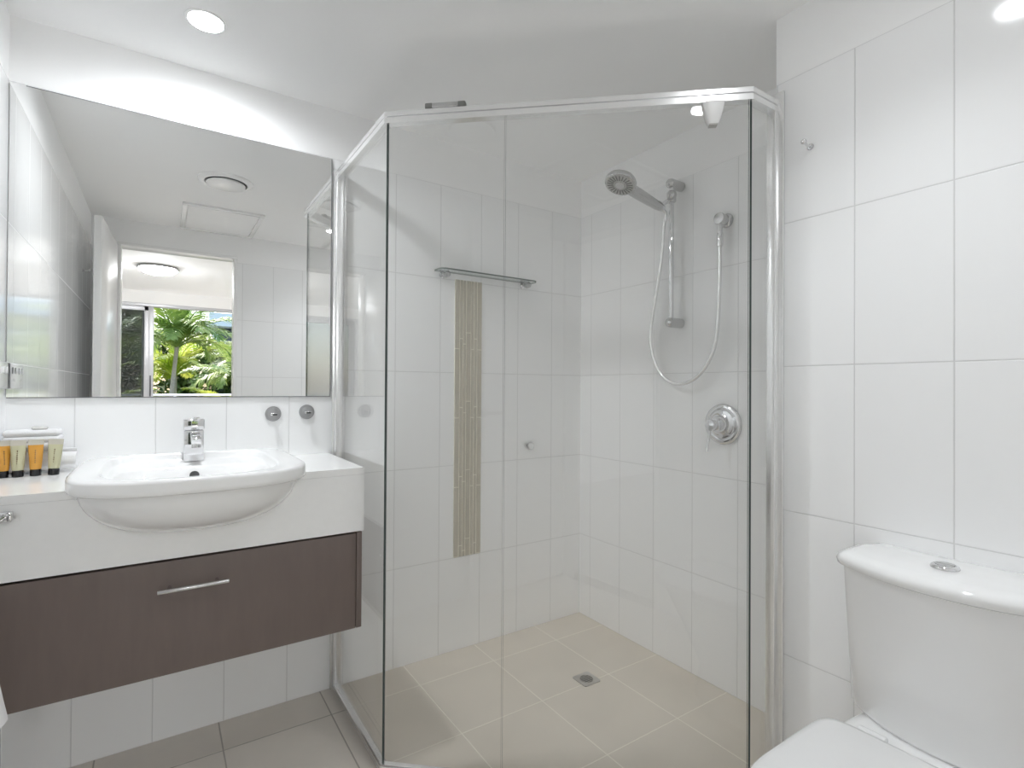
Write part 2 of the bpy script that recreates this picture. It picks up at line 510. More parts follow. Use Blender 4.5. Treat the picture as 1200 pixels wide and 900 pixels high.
# ------------------------------------------------------------------ shower screen
scr = thing('shower_screen', 'frameless-cornered clear glass shower enclosure with polished aluminium rails', 'shower screen', (0.9, 1.3, 0))
A0, A1, A2, A3 = [Vector((x, y, 0)) for x, y in ((0.556, 2.031), (0.556, 1.51), (1.325, 0.828), (1.449, 0.828))]
ZT = 1.952
def pane(name, p, q, z0, z1, trim0=0.0, trim1=0.0, lab=None):
    d = (q - p).normalized(); n = Vector((-d.y, d.x, 0))
    p = p + d * trim0; q = q - d * trim1
    b = BM(); obox(b, (p + q) / 2 + Vector((0, 0, (z0 + z1) / 2)), (q - p) / 2, n * .003, (0, 0, (z1 - z0) / 2))
    o = obj(name, b, [m_glass, m_glass_edge], scr, smooth=0)
    by_side(o, lambda nn, c: abs(nn.dot(n)) < .5, 1)
    if lab: o['label'] = lab
    return o
fd = (A2 - A1).normalized(); fn_ = Vector((-fd.y, fd.x, 0)); FL = (A2 - A1).length
seam = A1 + fd * (FL * .345)
pane('fixed_panel', A0, A1, .022, ZT - .02, .012, .001)
pane('fixed_panel', A1, seam, .022, ZT - .02, .003, .002)
door_g = pane('glass_door', seam, A2, .022, ZT - .02, .002, .004, 'hinged clear glass door panel')
pane('fixed_panel', A2, A3, .022, ZT - .02, .003, .012)
# mitred rails along the three runs
def rail(name, z0, z1, wdt, lip=0.0):
    pl = [A0, A1, A2, A3]
    def offs(s):
        out = []
        for i, p in enumerate(pl):
            ds = []
            if i > 0: ds.append((pl[i] - pl[i - 1]).normalized())
            if i < 3: ds.append((pl[i + 1] - pl[i]).normalized())
            ns = [Vector((-d.y, d.x, 0)) for d in ds]
            if len(ns) == 1: out.append(p + ns[0] * s)
            else:
                m_ = (ns[0] + ns[1]).normalized(); out.append(p + m_ * (s / m_.dot(ns[0])))
        return out
    o1, o2 = offs(-wdt / 2), offs(wdt / 2)
    i1, i2 = offs(-wdt / 2 + .004), offs(wdt / 2 - .004)
    b = BM()
    rings = []
    for k in range(4):
        up = Vector((0, 0, 1))
        prof = [(o1[k], z0), (o1[k], z0 + (z1 - z0) * .42), (i1[k], z0 + (z1 - z0) * .46), (i1[k], z0 + (z1 - z0) * .52), (o1[k], z0 + (z1 - z0) * .56), (o1[k], z1 - .003), (i1[k], z1),
                (i2[k], z1), (o2[k], z1 - .003), (o2[k], z0)]
        rings.append([p + up * z for p, z in prof])
    loft(b, rings)
    return obj(name, b, m_alu, scr, smooth=30)
rail('top_rail', ZT - .034, ZT + .003, .026)
rail('bottom_rail', 0.0, .024, .024)
b = BM(); box(b, .5435, .5685, 2.005, 2.0305, .024, ZT - .03, .003); box(b, .535, .577, 2.0235, 2.0305, 0.0, ZT + .008, .002); obj('wall_channel', b, m_alu, scr)
b = BM(); box(b, 1.425, 1.4485, .8155, .8405, .024, ZT - .03, .003); box(b, 1.4405, 1.4485, .800, .850, 0.0, ZT + .022, .002); obj('wall_channel', b, m_alu, scr)
# pivot block under the top rail, and the clip on top of it
pv = A1 + fd * (FL * .905)
b = BM()
nn = -fn_
rings = []
for z, hw, dp in ((ZT - .034, .030, .020), (ZT - .045, .029, .022), (ZT - .075, .020, .019), (ZT - .088, .015, .015), (ZT - .092, .012, .012)):
    c = pv + Vector((0, 0, z))
    rings.append([c + fd * (hw * math.copysign(abs(math.cos(t)) ** .6, math.cos(t))) + nn * (dp * math.copysign(abs(math.sin(t)) ** .6, math.sin(t))) for t in [2 * PI * k / 28 for k in range(28)]])
loft(b, rings); h = obj('pivot_hinge', b, m_white_gloss, scr); h['label'] = 'white pivot block at the door top'
b = BM(); c = pv + Vector((0, 0, ZT - .0935)); obox(b, c, fd * .011, nn * .011, (0, 0, .002), .001); obj('pivot_foot', b, m_grey, h)
cl = A1 + fd * (FL * .172)
b = BM(); obox(b, cl + Vector((0, 0, ZT + .011)), fd * .055, nn * .010, (0, 0, .008), .004, 3)
rc = obj('rail_clip', b, m_satin, scr)
for s in (-1, 1):
    b = BM(); obox(b, cl + fd * (s * .049) + Vector((0, 0, ZT + .011)), fd * .012, nn * .0108, (0, 0, .0085), .004, 3); obj('clip_end', b, m_slot, rc)

# ------------------------------------------------------------------ mosaic strip on the back wall
b = BM(); box(b, 1.0535, 1.1865, YB - .0035, YB, .402, 1.604)
mos = struct('trim_2', b, m_mosaic_grout)
b = BM()
cw = [.0215, .0130, .0115, .0195, .0118, .0118, .0205]
cg = (0.133 - sum(cw)) / 6
offs = [0.30, 0.255, 0.278, 0.228, 0.30, 0.253, 0.30]
x = 1.0535
for w_, of in zip(cw, offs):
    z = 1.604
    z2 = 1.604 - of
    while z > .403:
        lo = max(z2 + .0016, .402)
        box(b, x, x + w_, YB - .0055, YB - .003, lo, z - (0.0016 if z < 1.6 else 0), .0008, 1)
        z = z2; z2 = z - .300
    x += w_ + cg
obj('mosaic_tiles', b, m_mosaic, mos)

# ------------------------------------------------------------------ mirror
b = BM(); box(b, -.3640, .529, YB - .005, YB - .0002, 1.0985, 1.995)
mir = obj('mirror', b, [m_mirror_edge, m_mirror], smooth=0)
by_side(mir, lambda n, c: n.y < -.5, 1)
b = BM()
box(b, -.3640, .529, YB - .0056, YB - .0049, 1.0985, 1.1008); box(b, .5270, .529, YB - .0056, YB - .0049, 1.1008, 1.995); box(b, -.330, .30, YB - .0056, YB - .0049, 1.9932, 1.995)
obj('edge_line', b, m_mirror_edge, mir, smooth=0)
tag(mir, 'large frameless rectangular wall mirror above the basin', 'mirror')

# ------------------------------------------------------------------ basin outline (shared with the apron cut-out)
def sell(xc, hw, yc, yb, yf, nb, nf, z, N=112):
    out = []
    for k in range(N):
        t = 2 * PI * (k + .5) / N
        c, s = math.cos(t), math.sin(t)
        n = nb if s > 0 else nf
        x_ = xc + hw * math.copysign(abs(c) ** (2 / n), c)
        y_ = yc + (yb - yc if s > 0 else yc - yf) * math.copysign(abs(s) ** (2 / n), s)
        out.append((x_, y_, z))
    return out

XC = .080
UB = 14
def bowl_ring(k):
    """underside of the basin bowl, k = 0 at the bottom"""
    t = (PI / 2) * (1 - k / UB)
    sc = max(math.cos(t) ** .8, .2)
    z = .884 - .128 * math.sin(t)
    return [(XC + (px - XC) * sc, 1.70 + (py - 1.70) * sc, z) for px, py, _ in sell(XC, .249, 1.66, 1.925, 1.437, 4, 2.5, z)]
def half_at(ring, y):
    h = 0
    for i in range(len(ring)):
        p, q = ring[i], ring[(i + 1) % len(ring)]
        if (p[1] - y) * (q[1] - y) < 0:
            h = max(h, abs(p[0] + (q[0] - p[0]) * (y - p[1]) / (q[1] - p[1]) - XC))
    return h
_sec = [(half_at(bowl_ring(k), 1.610), bowl_ring(k)[0][2]) for k in range(UB + 1)]
_sec = [(max(h - .004, .004), z + .003) for h, z in _sec if h > 0]
_sec = [(h, z) for h, z in _sec if z < .8655]
BITE = [(-1, .246, .8665)] + [(-1, h, z) for h, z in reversed(_sec)] + [(1, h, z) for h, z in _sec] + [(1, .246, .8665)]

# ------------------------------------------------------------------ vanity
VX0, VX1, VY = XL + .0015, .525, 1.608
ZTOP = .887
con = thing('vanity_counter', 'white stone vanity counter with deep white apron front, wall hung', 'countertop', ((VX0 + VX1) / 2, VY, .693))
b = BM()
prism(b, [(VX0, YB - .001), (VX0, VY), (XC - .235, VY), (XC - .235, 1.945), (XC + .235, 1.945), (XC + .235, VY), (VX1, VY), (VX1, YB - .001)], ZTOP - .02, ZTOP)
obj('counter_top', b, m_stone, con)
# apron with an elliptical bite for the bowl
b = BM()
NB = 24
bite = [(XC + sgn * h_, z_) for sgn, h_, z_ in BITE]
outl = [(VX0, .693), (VX0, ZTOP - .0205)] + [(x_, z_) for x_, z_ in bite] + [(VX1, ZTOP - .0205), (VX1, .693)]
bb = BM()
prism(bb, outl, 0, .018)
for v in bb.verts: v.co = Vector((v.co.x, VY + v.co.z, v.co.y))
bmesh.ops.recalc_face_normals(bb, faces=bb.faces[:])
merge(b, bb)
box(b, VX1 - .018, VX1, VY + .018, YB - .001, .693, ZTOP - .0205)
obj('apron', b, m_stone, con)

cab = thing('vanity_drawer_unit', 'dark brown laminate drawer unit hung below the white vanity apron', 'drawer unit', ((VX0 + VX1) / 2, VY, .40))
CX1 = .519
b = BM()
box(b, VX0, CX1 - .018, VY + .022, YB - .001, .402, .420); box(b, VX0, VX0 + .018, VY + .022, YB - .001, .42, .690)
box(b, VX0 + .018, CX1 - .018, YB - .02, YB - .001, .42, .690)
obj('carcass', b, m_wood, cab)
b = BM(); box(b, CX1 - .0165, CX1, VY - .001, YB - .001, .398, .6905, .001); obj('side_panel', b, m_wood, cab)
b = BM(); box(b, VX0 + .002, CX1 - .0185, VY - .001, VY + .018, .398, .687, .0012)
drw = obj('drawer_front', b, m_wood, cab)
b = BM()
cyl(b, (-.004, VY - .032, .621), (.154, VY - .032, .621), .0058, 20, bev=.001)
for x_ in (.022, .128): cyl(b, (x_, VY - .001, .621), (x_, VY - .032, .621), .0045, 16)
obj('bar_handle', b, m_satin, drw)
b = BM(); cyl(b, (CX1, VY + .02, .60), (CX1 + .002, VY + .02, .60), .004, 14, bev=.0008); obj('screw_cap', b, m_white_gloss, cab)

# ------------------------------------------------------------------ basin
bas = thing('wash_basin', 'white ceramic semi-recessed basin projecting from the vanity apron', 'basin', (XC, 1.7, .75))
def outer(ins, z): return sell(XC, .264 - ins, 1.63, 1.985 - ins, 1.408 + ins, 7, 2.9, z)
def inner(ins, z, dz=0): return sell(XC, .212 - ins, 1.64, 1.838 - ins * .9, 1.452 + ins * .8, 4.5, 3.0, z)
b = BM()
ZR = .925
rings = []
# underside: from the hidden bottom up to the lip
rings += [bowl_ring(k) for k in range(UB + 1)]
rings += [outer(.016, .8875), outer(.006, .8885), outer(.001, .892), outer(0, .900), outer(0, ZR - .008), outer(.0015, ZR - .003), outer(.006, ZR - .0003), outer(.012, ZR)]
def recess(ins, z): return sell(XC - .004, .200 - ins, 1.68, 1.957 - ins, 1.446 + ins, 5.5, 3.2, z)
rings += [recess(-.006, ZR), recess(-.001, ZR - .001), recess(.003, ZR - .005), recess(.007, ZR - .018), recess(.012, ZR - .0225)]
rings += [inner(.028, ZR - .024), inner(.032, ZR - .0275), inner(.040, ZR - .045), inner(.052, ZR - .075), inner(.072, ZR - .105), inner(.105, ZR - .119), inner(.15, ZR - .124)]
loft(b, rings)
obj('bowl', b, m_ceramic, bas, smooth=50)
b = BM(); lathe(b, (XC + .003, 1.797, .8745), (0, -.82, .57), [(-.006, .0125), (.0035, .0125), (.0045, .0115)], 24)
ov = obj('overflow_hole', b, m_dark, bas)
b = BM(); lathe(b, (XC, 1.66, ZR - .1235), (0, 0, 1), [(0, .024), (.003, .024), (.004, .02), (.0045, .004)], 28); obj('waste', b, m_chrome, bas)

# ------------------------------------------------------------------ basin mixer tap
FX, FY, FZ = .0855, 1.922, ZR - .0225
tap = thing('basin_mixer', 'square chrome mixer tap standing on the back of the basin', 'tap', (FX, FY, FZ))
b = BM(); box(b, FX - .0265, FX + .0265, FY - .024, FY + .024, FZ, FZ + .096, .003, 3); obj('tap_body', b, m_chrome, tap)
b = BM(); box(b, FX - .0285, FX + .0285, FY - .026, FY + .026, FZ + .0975, FZ + .131, .004, 3); lv = obj('lever_cap', b, m_chrome, tap)
b = BM(); obox(b, (FX + .004, FY - .048, FZ + .131), (.0085, 0, 0), (0, -.034, .006), (0, .0009, .0035), .002, 2); obj('lever', b, m_chrome, lv)
b = BM(); obox(b, (FX + .003, FY - .065, FZ + .076), (.0135, 0, 0), (0, -.046, -.006), (0, -.0013, .010), .004, 3); sp_ = obj('spout', b, m_chrome, tap)
b = BM(); lathe(b, (FX + .003, FY - .093, FZ + .064), (0, -.1, -1), [(0, .0125), (.014, .0125), (.015, .011)], 28); obj('aerator', b, m_satin, sp_)

# ------------------------------------------------------------------ toiletries on the counter
def squeeze_tube(x, y, name, label, m_body, tilt, yaw):
    t = thing(name, label, 'toiletry tube', (x, y, ZTOP + .0005), 'toiletry tubes on the counter')
    N = 36
    def ring(z, a, c):
        return [(x + a * math.cos(2 * PI * k / N), y + c * math.sin(2 * PI * k / N), ZTOP + z) for k in range(N)]
    b = BM(); loft(b, [ring(.0185, .0120, .0120), ring(.022, .0126, .0124), ring(.040, .0138, .0118), ring(.060, .0150, .0092), ring(.0755, .0158, .0054), ring(.0845, .0163, .0024)])
    body = obj('tube_body', b, m_body, t, smooth=60)
    b = BM(); loft(b, [ring(.0846, .0163, .0023), ring(.088, .0167, .0012), ring(.099, .0170, .0010)]); obj('crimped_seal', b, m_seal, t, smooth=60)
    b = BM(); lathe(b, (x, y, ZTOP), (0, 0, 1), [(0, .0112), (.001, .0122), (.0165, .0124), (.0178, .0116)], 36); obj('screw_cap', b, m_black_cap, t)
    # small vertical lettering down the front of the tube
    b = BM()
    random.seed(int(abs(x) * 1000))
    for k in range(7):
        z = ZTOP + .036 + k * .0054
        f = (.036 + k * .0054 - .022) / .06
        yy = y - (.0124 - .0075 * max(0, f) ** 1.8) - .0003
        box(b, x - .0011, x + .0011 * random.uniform(.2, 1), yy - .0004, yy + .0012, z, z + random.uniform(.0022, .0042))
    obj('lettering', b, m_print, body, smooth=0)
    t.rotation_euler = (0, tilt, yaw)
    return t
squeeze_tube(-.3515, 1.930, 'amber_gel_tube', 'amber toiletry tube at the left end of the row, nearest the side wall', m_amber, .0, .45)
squeeze_tube(-.321, 1.926, 'pale_gel_tube', 'pale green toiletry tube standing between the two amber ones', m_gel, .0, .0)

def roll_towel(name, label, x0, x1, y, z, r, turns=3.2, grp=None):
    """a towel rolled up along x, with its spiral showing at the ends"""
    t0 = .004
    n = 110
    pts = []
    rr = lambda s: r * (.16 + .84 * s)
    outer_, inner_ = [], []
    for k in range(n + 1):
        s = k / n; a = 2 * PI * turns * s + .6
        ro = rr(s); th = r * .84 / turns * .86
        outer_.append((ro * math.cos(a), ro * math.sin(a))); inner_.append(((ro - th) * math.cos(a), (ro - th) * math.sin(a)))
    prof = [p for p in outer_] + list(reversed(inner_))
    b = BM()
    rings = []
    L = x1 - x0
    for f, sc in ((0, .955), (.02, .99), (.06, 1), (.5, 1.012), (.94, 1), (.98, .99), (1, .955)):
        rings.append([(x0 + L * f, y + p[0] * sc, z + p[1] * sc) for p in prof])
    loft(b, rings)
    bmesh.ops.triangulate(b, faces=[f for f in b.faces if len(f.verts) > 4])
    o = obj(name, b, m_towel, smooth=50, origin=((x0 + x1) / 2, y, z - r))
    return tag(o, label, 'towel', grp)
roll_towel('rolled_towel', 'white rolled face towel lying on the counter behind the tubes', -.362, -.203, 1.986, ZTOP + .0345, .0335, grp='rolled white towels')
b = BM()
for k in range(3): box(b, -.362 + k * .001, -.234 - k * .003, 1.950 + k * .002, 2.024, ZTOP + .0705 + k * .0175, ZTOP + .0880 + k * .0175, .0080, 4)
ft = obj('folded_towel', b, m_towel, smooth=60, origin=(-.29, 1.985, ZTOP + .0705))
tag(ft, 'white folded face cloth resting on top of the rolled towel', 'towel')
b = BM(); lathe(b, (-.285, 1.980, ZTOP + .1225), (0, 0, 1), [(0, .013), (.002, .017), (.006, .0185), (.009, .016), (.0105, .010)], 36)
sp2 = obj('wrapped_soap', b, m_soap, smooth=50, origin=(-.285, 1.980, ZTOP + .1225))
tag(sp2, 'small round wrapped soap on top of the folded white cloth', 'soap')
squeeze_tube(-.2855, 1.930, 'amber_gel_tube', 'amber toiletry tube standing between the two pale green ones', m_amber, .0, .05)
squeeze_tube(-.2475, 1.926, 'pale_gel_tube', 'pale green toiletry tube at the right end of the row, beside the basin', m_gel, .05, -.05)

# ------------------------------------------------------------------ round wall hooks beside the basin
def round_hook(x, z, label):
    t = thing('wall_hook', label, 'hook', (x, YB, z), 'round metal hooks under the mirror')
    b = BM(); lathe(b, (x, YB, z), (0, -1, 0), [(0, .0265), (.004, .0265), (.0055, .0255), (.006, .021), (.005, .0195), (.006, .017), (.0062, .004)], 40); pl = obj('back_plate', b, m_hook, t)
    b = BM(); cyl(b, (x, YB - .006, z), (x, YB - .022, z), .0050, 18, bev=.001); obox(b, (x, YB - .0225, z - .001), (.0115, 0, 0), (0, .003, 0), (0, 0, .0042), .0015); obj('peg', b, m_chrome, t)
    b = BM(); obox(b, (x + .002, YB - .0262, z - .002), (.0075, 0, 0), (0, .0009, 0), (0, 0, .0026), .0004); obj('slot', b, m_dark, t)
    return t
round_hook(.332, 1.0385, 'round metal wall hook left of its twin, nearer the basin tap')
round_hook(.446, 1.043, 'round metal wall hook right of its twin, nearer the shower glass')

# ------------------------------------------------------------------ power outlet, towel arm and hand towel on the left
po = thing('power_outlet', 'white power outlet on the left wall beside the mirror edge', 'power outlet', (XL, 1.93, 1.163))
b = BM(); box(b, XL, XL + .009, 1.842, 2.012, 1.125, 1.199, .003, 3); obj('cover_plate', b, m_white_gloss, po)
for y_ in (1.868, 1.905, 1.952, 1.988):
    b = BM(); box(b, XL + .0088, XL + .0128, y_ - .008, y_ + .008, 1.168, 1.187, .0015); obj('switch', b, m_white_gloss, po)
for y_ in (1.886, 1.970):
    b = BM()
    for dy, tilt in ((-.009, .4), (.009, -.4)): obox(b, (XL + .0088, y_ + dy, 1.150), (.0006, 0, 0), (0, .0009, 0), (0, .0045 * math.sin(tilt), .0045 * math.cos(tilt)))
    obox(b, (XL + .0088, y_, 1.137), (.0006, 0, 0), (0, .0009, 0), (0, 0, .0042))
    obj('socket_holes', b, m_grey, po)

ta = thing('towel_holder', 'short chrome towel arm sticking out of the vanity apron at the left', 'towel rail', (-.284, VY, .843))
b = BM(); obox(b, (-.2845, VY - .009, .8425), (.0105, 0, 0), (0, .0088, 0), (0, 0, .0105), .0025, 3); obj('mount', b, m_chrome, ta)
b = BM(); cyl(b, (-.2925, VY - .0165, .8425), (-.2925, VY - .30, .8425), .0088, 24, bev=.002); obj('arm', b, m_chrome, ta)
b = BM()
rings = []
for k in range(25):
    s = k / 24
    if s < .46: z, xo = .52 + (.8425 - .52) * s / .46, -.0135 - .008 * (1 - s / .46)
    elif s > .54: z, xo = .49 + (.8425 - .49) * (1 - s) / .46, .0135 + .030 * ((s - .54) / .46) ** 2
    else:
        a = PI * (s - .46) / .08; z, xo = .8425 + .0135 * math.sin(a), -.0135 * math.cos(a)
    rows = []
    wav = .004 * math.sin(s * 9)
    for th in (-.0028, .0028):
        cols = []
        for j in range(13):
            y_ = 1.235 + .165 * j / 12
            xx = -.2945 + xo * (1 + th * 60) + .003 * math.sin(j * 1.3) * min(1, abs(s - .5) * 4) 
            cols.append((xx, y_, z + (th if .46 <= s <= .54 else 0)))
        rows.append(cols)
    rings.append(rows[0] + list(reversed(rows[1])))
loft(b, rings)
ht = obj('hand_towel', b, m_towel, smooth=60, origin=(-.2945, 1.32, .84))
tag(ht, 'white hand towel hanging at the left edge in front of the drawer', 'towel')

# ------------------------------------------------------------------ ceiling fittings
def downlight(x, y, power, cone, label):
    t = thing('downlight', label, 'ceiling light', (x, y, ZC), 'recessed downlights in the bathroom ceiling')
    b = BM(); lathe(b, (x, y, ZC), (0, 0, -1), [(0, .054), (.002, .0535), (.0035, .050), (.003, .0455), (.001, .0450), (.001, .002)], 48); obj('trim_ring', b, m_white_gloss, t)
    b = BM(); lathe(b, (x, y, ZC - .0012), (0, 0, -1), [(0, .0440), (.0012, .0440), (.0016, .040), (.0018, .002)], 40); obj('lens', b, m_lamp, t)
    ld = bpy.data.lights.new('downlight_beam', 'SPOT'); ld.energy = power; ld.spot_size = math.radians(cone); ld.spot_blend = 1.0
    ld.shadow_soft_size = .042; ld.color = (0.93, 0.968, 1.0)
    lo = bpy.data.objects.new('downlight_beam', ld); COL.objects.link(lo); lo.parent = t; lo.location = (0, 0, -.012)
downlight(.0975, 1.747, SPOT[0], 175, 'bright round recessed downlight in the ceiling above the mirror')
downlight(.960, .425, SPOT[1], 122, 'round recessed downlight seen only as a reflection in the shower glass')

fan = thing('exhaust_fan', 'round white ceiling exhaust fan seen in the mirror', 'exhaust fan', (.268, .99, ZC))
c_ = (.268, .99, ZC)
b = BM(); lathe(b, c_, (0, 0, -1), [(0, .128), (.004, .127), (.010, .118), (.014, .104), (.012, .098), (.003, .096), (.003, .005)], 56); obj('outer_ring', b, m_white_gloss, fan)
b = BM(); lathe(b, (c_[0], c_[1], ZC - .004), (0, 0, -1), [(0, .095), (.001, .095), (.001, .01)], 48); obj('air_gap', b, m_frame_dark, fan)
b = BM(); lathe(b, (c_[0], c_[1], ZC - .012), (0, 0, -1), [(0, .086), (.004, .090), (.010, .088), (.013, .078), (.014, .01)], 56); obj('centre_disc', b, m_white_gloss, fan)

hat = thing('ceiling_hatch', 'rectangular white access hatch in the ceiling seen in the mirror', 'access panel', (.305, .26, ZC))
hx0, hx1, hy0, hy1 = .092, .522, -.045, .525
b = BM()
for q in ((hx0, hx1, hy0, hy0 + .025), (hx0, hx1, hy1 - .025, hy1), (hx0, hx0 + .025, hy0 + .025, hy1 - .025), (hx1 - .025, hx1, hy0 + .025, hy1 - .025)):
    box(b, q[0], q[1], q[2], q[3], ZC - .014, ZC, .003)
obj('hatch_frame', b, m_white_gloss, hat)
b = BM(); box(b, hx0 + .03, hx1 - .03, hy0 + .03, hy1 - .03, ZC - .008, ZC, .002); obj('hatch_panel', b, m_ceiling, hat)

# ------------------------------------------------------------------ shower fittings
sh = thing('shower_shelf', 'small glass shelf on two chrome posts above the mosaic strip', 'shelf', (1.2, YB, 1.62))
SZ = 1.628
pl = [(.951, YB - .012), (.951, 1.985)] + [(.951 + .03 * (1 - math.cos(a)), 1.985 - .03 * math.sin(a)) for a in [PI / 2 * k / 8 for k in range(1, 9)]]
pl = pl + [(2 * 1.2 - x_, y_) for x_, y_ in reversed(pl)]
b = BM(); prism(b, pl, SZ - .003, SZ + .003)
sg = obj('glass_shelf', b, [m_shelf_glass, m_shelf_edge], sh, smooth=0)
by_side(sg, lambda n, c: abs(n.z) < .5, 1)
for x_ in (.992, 1.407):
    b = BM(); cyl(b, (x_, YB, SZ - .013), (x_, YB - .004, SZ - .013), .014, 28, bev=.001); cyl(b, (x_, YB - .003, SZ - .013), (x_, YB - .045, SZ - .013), .0075, 24, bev=.001)
    k_ = obj('shelf_post', b, m_chrome, sh)
    b = BM(); cyl(b, (x_, YB - .035, SZ - .0165), (x_, YB - .058, SZ - .0165), .0130, 28, bev=.0015); obj('post_cap', b, m_satin, k_)

kn = thing('towel_peg', 'small round chrome peg low on the shower back wall', 'hook', (1.448, YB, .863))
b = BM(); lathe(b, (1.448, YB, .863), (0, -1, 0), [(0, .010), (.003, .010), (.004, .007), (.014, .007), (.016, .017), (.024, .018), (.026, .0165)], 32); obj('peg', b, m_satin, kn)
b = BM(); lathe(b, (1.448, YB, .863), (0, -1, 0), [(.0262, .0145), (.0266, .014), (.0268, .004)], 32); obj('peg_face', b, m_alu, kn)

# rail
RX, RY = 1.712, 1.412
ra = thing('shower_rail', 'vertical chrome shower slide rail on the right shower wall', 'shower rail', (RX, RY, 1.38))
b = BM(); cyl(b, (RX, RY, 1.392), (RX, RY, 1.975), .0105, 28, bev=.001); obj('rail', b, m_chrome, ra)
for z in (1.404, 1.966):
    b = BM()
    lathe(b, (XR, RY, z), (-1, 0, 0), [(0, .0195), (.006, .0200), (.055, .0200), (.068, .0195), (.077, .0160), (.082, .009), (.0835, .001)], 36)
    obj('rail_bracket', b, m_satin, ra)
SLZ = 1.912
b = BM(); lathe(b, (RX, RY, SLZ - .022), (0, 0, 1), [(0, .015), (.004, .0185), (.040, .0185), (.044, .015)], 32); sph(b, (RX - .012, RY - .012, SLZ + .002), .0185)
sl = obj('slider', b, m_satin, ra)
b = BM(); hd = Vector((.93, 0, -.36)).normalized()          # axis of the handset, from head to hose
hp0 = Vector((1.655, RY + .020, 1.8760))
cyl(b, hp0 - hd * .010, hp0 + hd * .030, .0165, 28, r2=.0145, bev=.002); cyl(b, hp0 + hd * .012 + Vector((.0, 0, 0)), (RX - .006, RY, SLZ - .008), .0095, 20)
obj('handset_cradle', b, m_chrome, ra)

hs = thing('hand_shower', 'chrome hand shower with round spray head and long silver hose', 'hand shower', (1.5, RY, 1.85))
hc = Vector((1.432, RY + .006, 1.911)); hn = Vector((-.40, -.06, -.915)).normalized()
b = BM()
lathe(b, hc, -hn, [(-.012, .0555), (-.0095, .0585), (.004, .0590), (.011, .0555), (.017, .042), (.021, .020), (.022, .004)], 56)
hb = obj('spray_head', b, m_satin, hs, smooth=50)
b = BM(); lathe(b, hc, hn, [(.0118, .0525), (.0128, .0520), (.0130, .004)], 56); obj('spray_face', b, m_grey, hb)
b = BM()
fu, fw, _ = frame_of(hn)
for k in range(22):
    a = 2 * PI * k / 22
    d_ = fu * math.cos(a) + fw * math.sin(a); t_ = -fu * math.sin(a) + fw * math.cos(a)
    obox(b, hc + hn * .0134 + d_ * .037, d_ * .0115, t_ * .0026, hn * .0008)
obj('spray_slots', b, m_slot, hb, smooth=0)
b = BM(); lathe(b, hc, hn, [(.0128, .019), (.0150, .018), (.0158, .013), (.0158, .002)], 32); obj('spray_button', b, m_satin, hb)
b = BM(); h0 = hc + Vector((.030, .001, -.008))
ax = (hp0 + hd * .03 - h0)
tube(b, [h0 + ax * s for s in (0, .15, .3, .5, .7, .85, .93)], .013, 24, [.0190, .0215, .0218, .0205, .0190, .0175, .0155]); obj('handle', b, m_satin, hs, smooth=50)
hose = [hp0 + hd * .026, hp0 + hd * .050 + Vector((0, .0, -.012)), (1.700, 1.440, 1.800), (1.705, 1.450, 1.720), (1.708, 1.463, 1.640), (1.712, 1.493, 1.512), (1.714, 1.516, 1.40), (1.716, 1.520, 1.322), (1.72, 1.500, 1.243),
        (1.722, 1.462, 1.190), (1.722, 1.424, 1.165), (1.722, 1.378, 1.155), (1.722, 1.325, 1.166), (1.722, 1.278, 1.196), (1.721, 1.238, 1.247), (1.720, 1.212, 1.310), (1.719, 1.200, 1.40), (1.723, 1.199, 1.50), (1.728, 1.200, 1.60), (1.730, 1.201, 1.672)]
b = BM(); tube(b, smooth_path(hose, 7), .0068, 14); obj('hose', b, m_alu, hs, smooth=60)

EX, EY, EZ = XR, 1.2010, 1.772
el = thing('wall_elbow', 'chrome hose outlet elbow on the right shower wall above the mixer', 'water outlet', (EX, EY, EZ))
b = BM(); lathe(b, (EX, EY, EZ), (-1, 0, 0), [(0, .027), (.004, .027), (.009, .0245), (.014, .0185), (.034, .0180), (.038, .0215), (.050, .0225), (.054, .0205), (.055, .003)], 40); obj('outlet_body', b, m_satin, el)
b = BM(); cyl(b, (1.7300, EY, EZ - .018), (1.7300, EY, EZ - .055), .0095, 8); cyl(b, (1.7300, EY, EZ - .053), (1.7300, EY, EZ - .103), .0115, 28, bev=.001); obj('hose_nut', b, m_chrome, el)

MX, MY, MZ = XR, 1.213, 1.003
mx = thing('shower_mixer', 'round chrome shower mixer with lever on the right shower wall', 'shower mixer', (MX, MY, MZ))
b = BM(); lathe(b, (MX, MY, MZ), (-1, 0, 0), [(0, .0765), (.003, .0775), (.008, .0755), (.011, .068), (.0115, .060), (.0105, .056), (.012, .045), (.016, .034), (.018, .03)], 64); obj('cover_plate', b, m_chrome, mx, smooth=60)
b = BM(); lathe(b, (MX - .014, MY, MZ), (-1, 0, 0), [(0, .034), (.012, .031), (.032, .0270), (.036, .0225), (.044, .0215), (.052, .0222), (.070, .0222), (.074, .0195), (.075, .003)], 48); bd = obj('mixer_body', b, m_chrome, mx, smooth=50)
b = BM(); tube(b, [(MX - .078, MY + .002, MZ - .004), (MX - .082, MY + .003, MZ - .03), (MX - .088, MY + .005, MZ - .065), (MX - .093, MY + .006, MZ - .098)], .005, 16, [.0062, .0056, .0054, .0056]); obj('lever', b, m_chrome, bd, smooth=50)

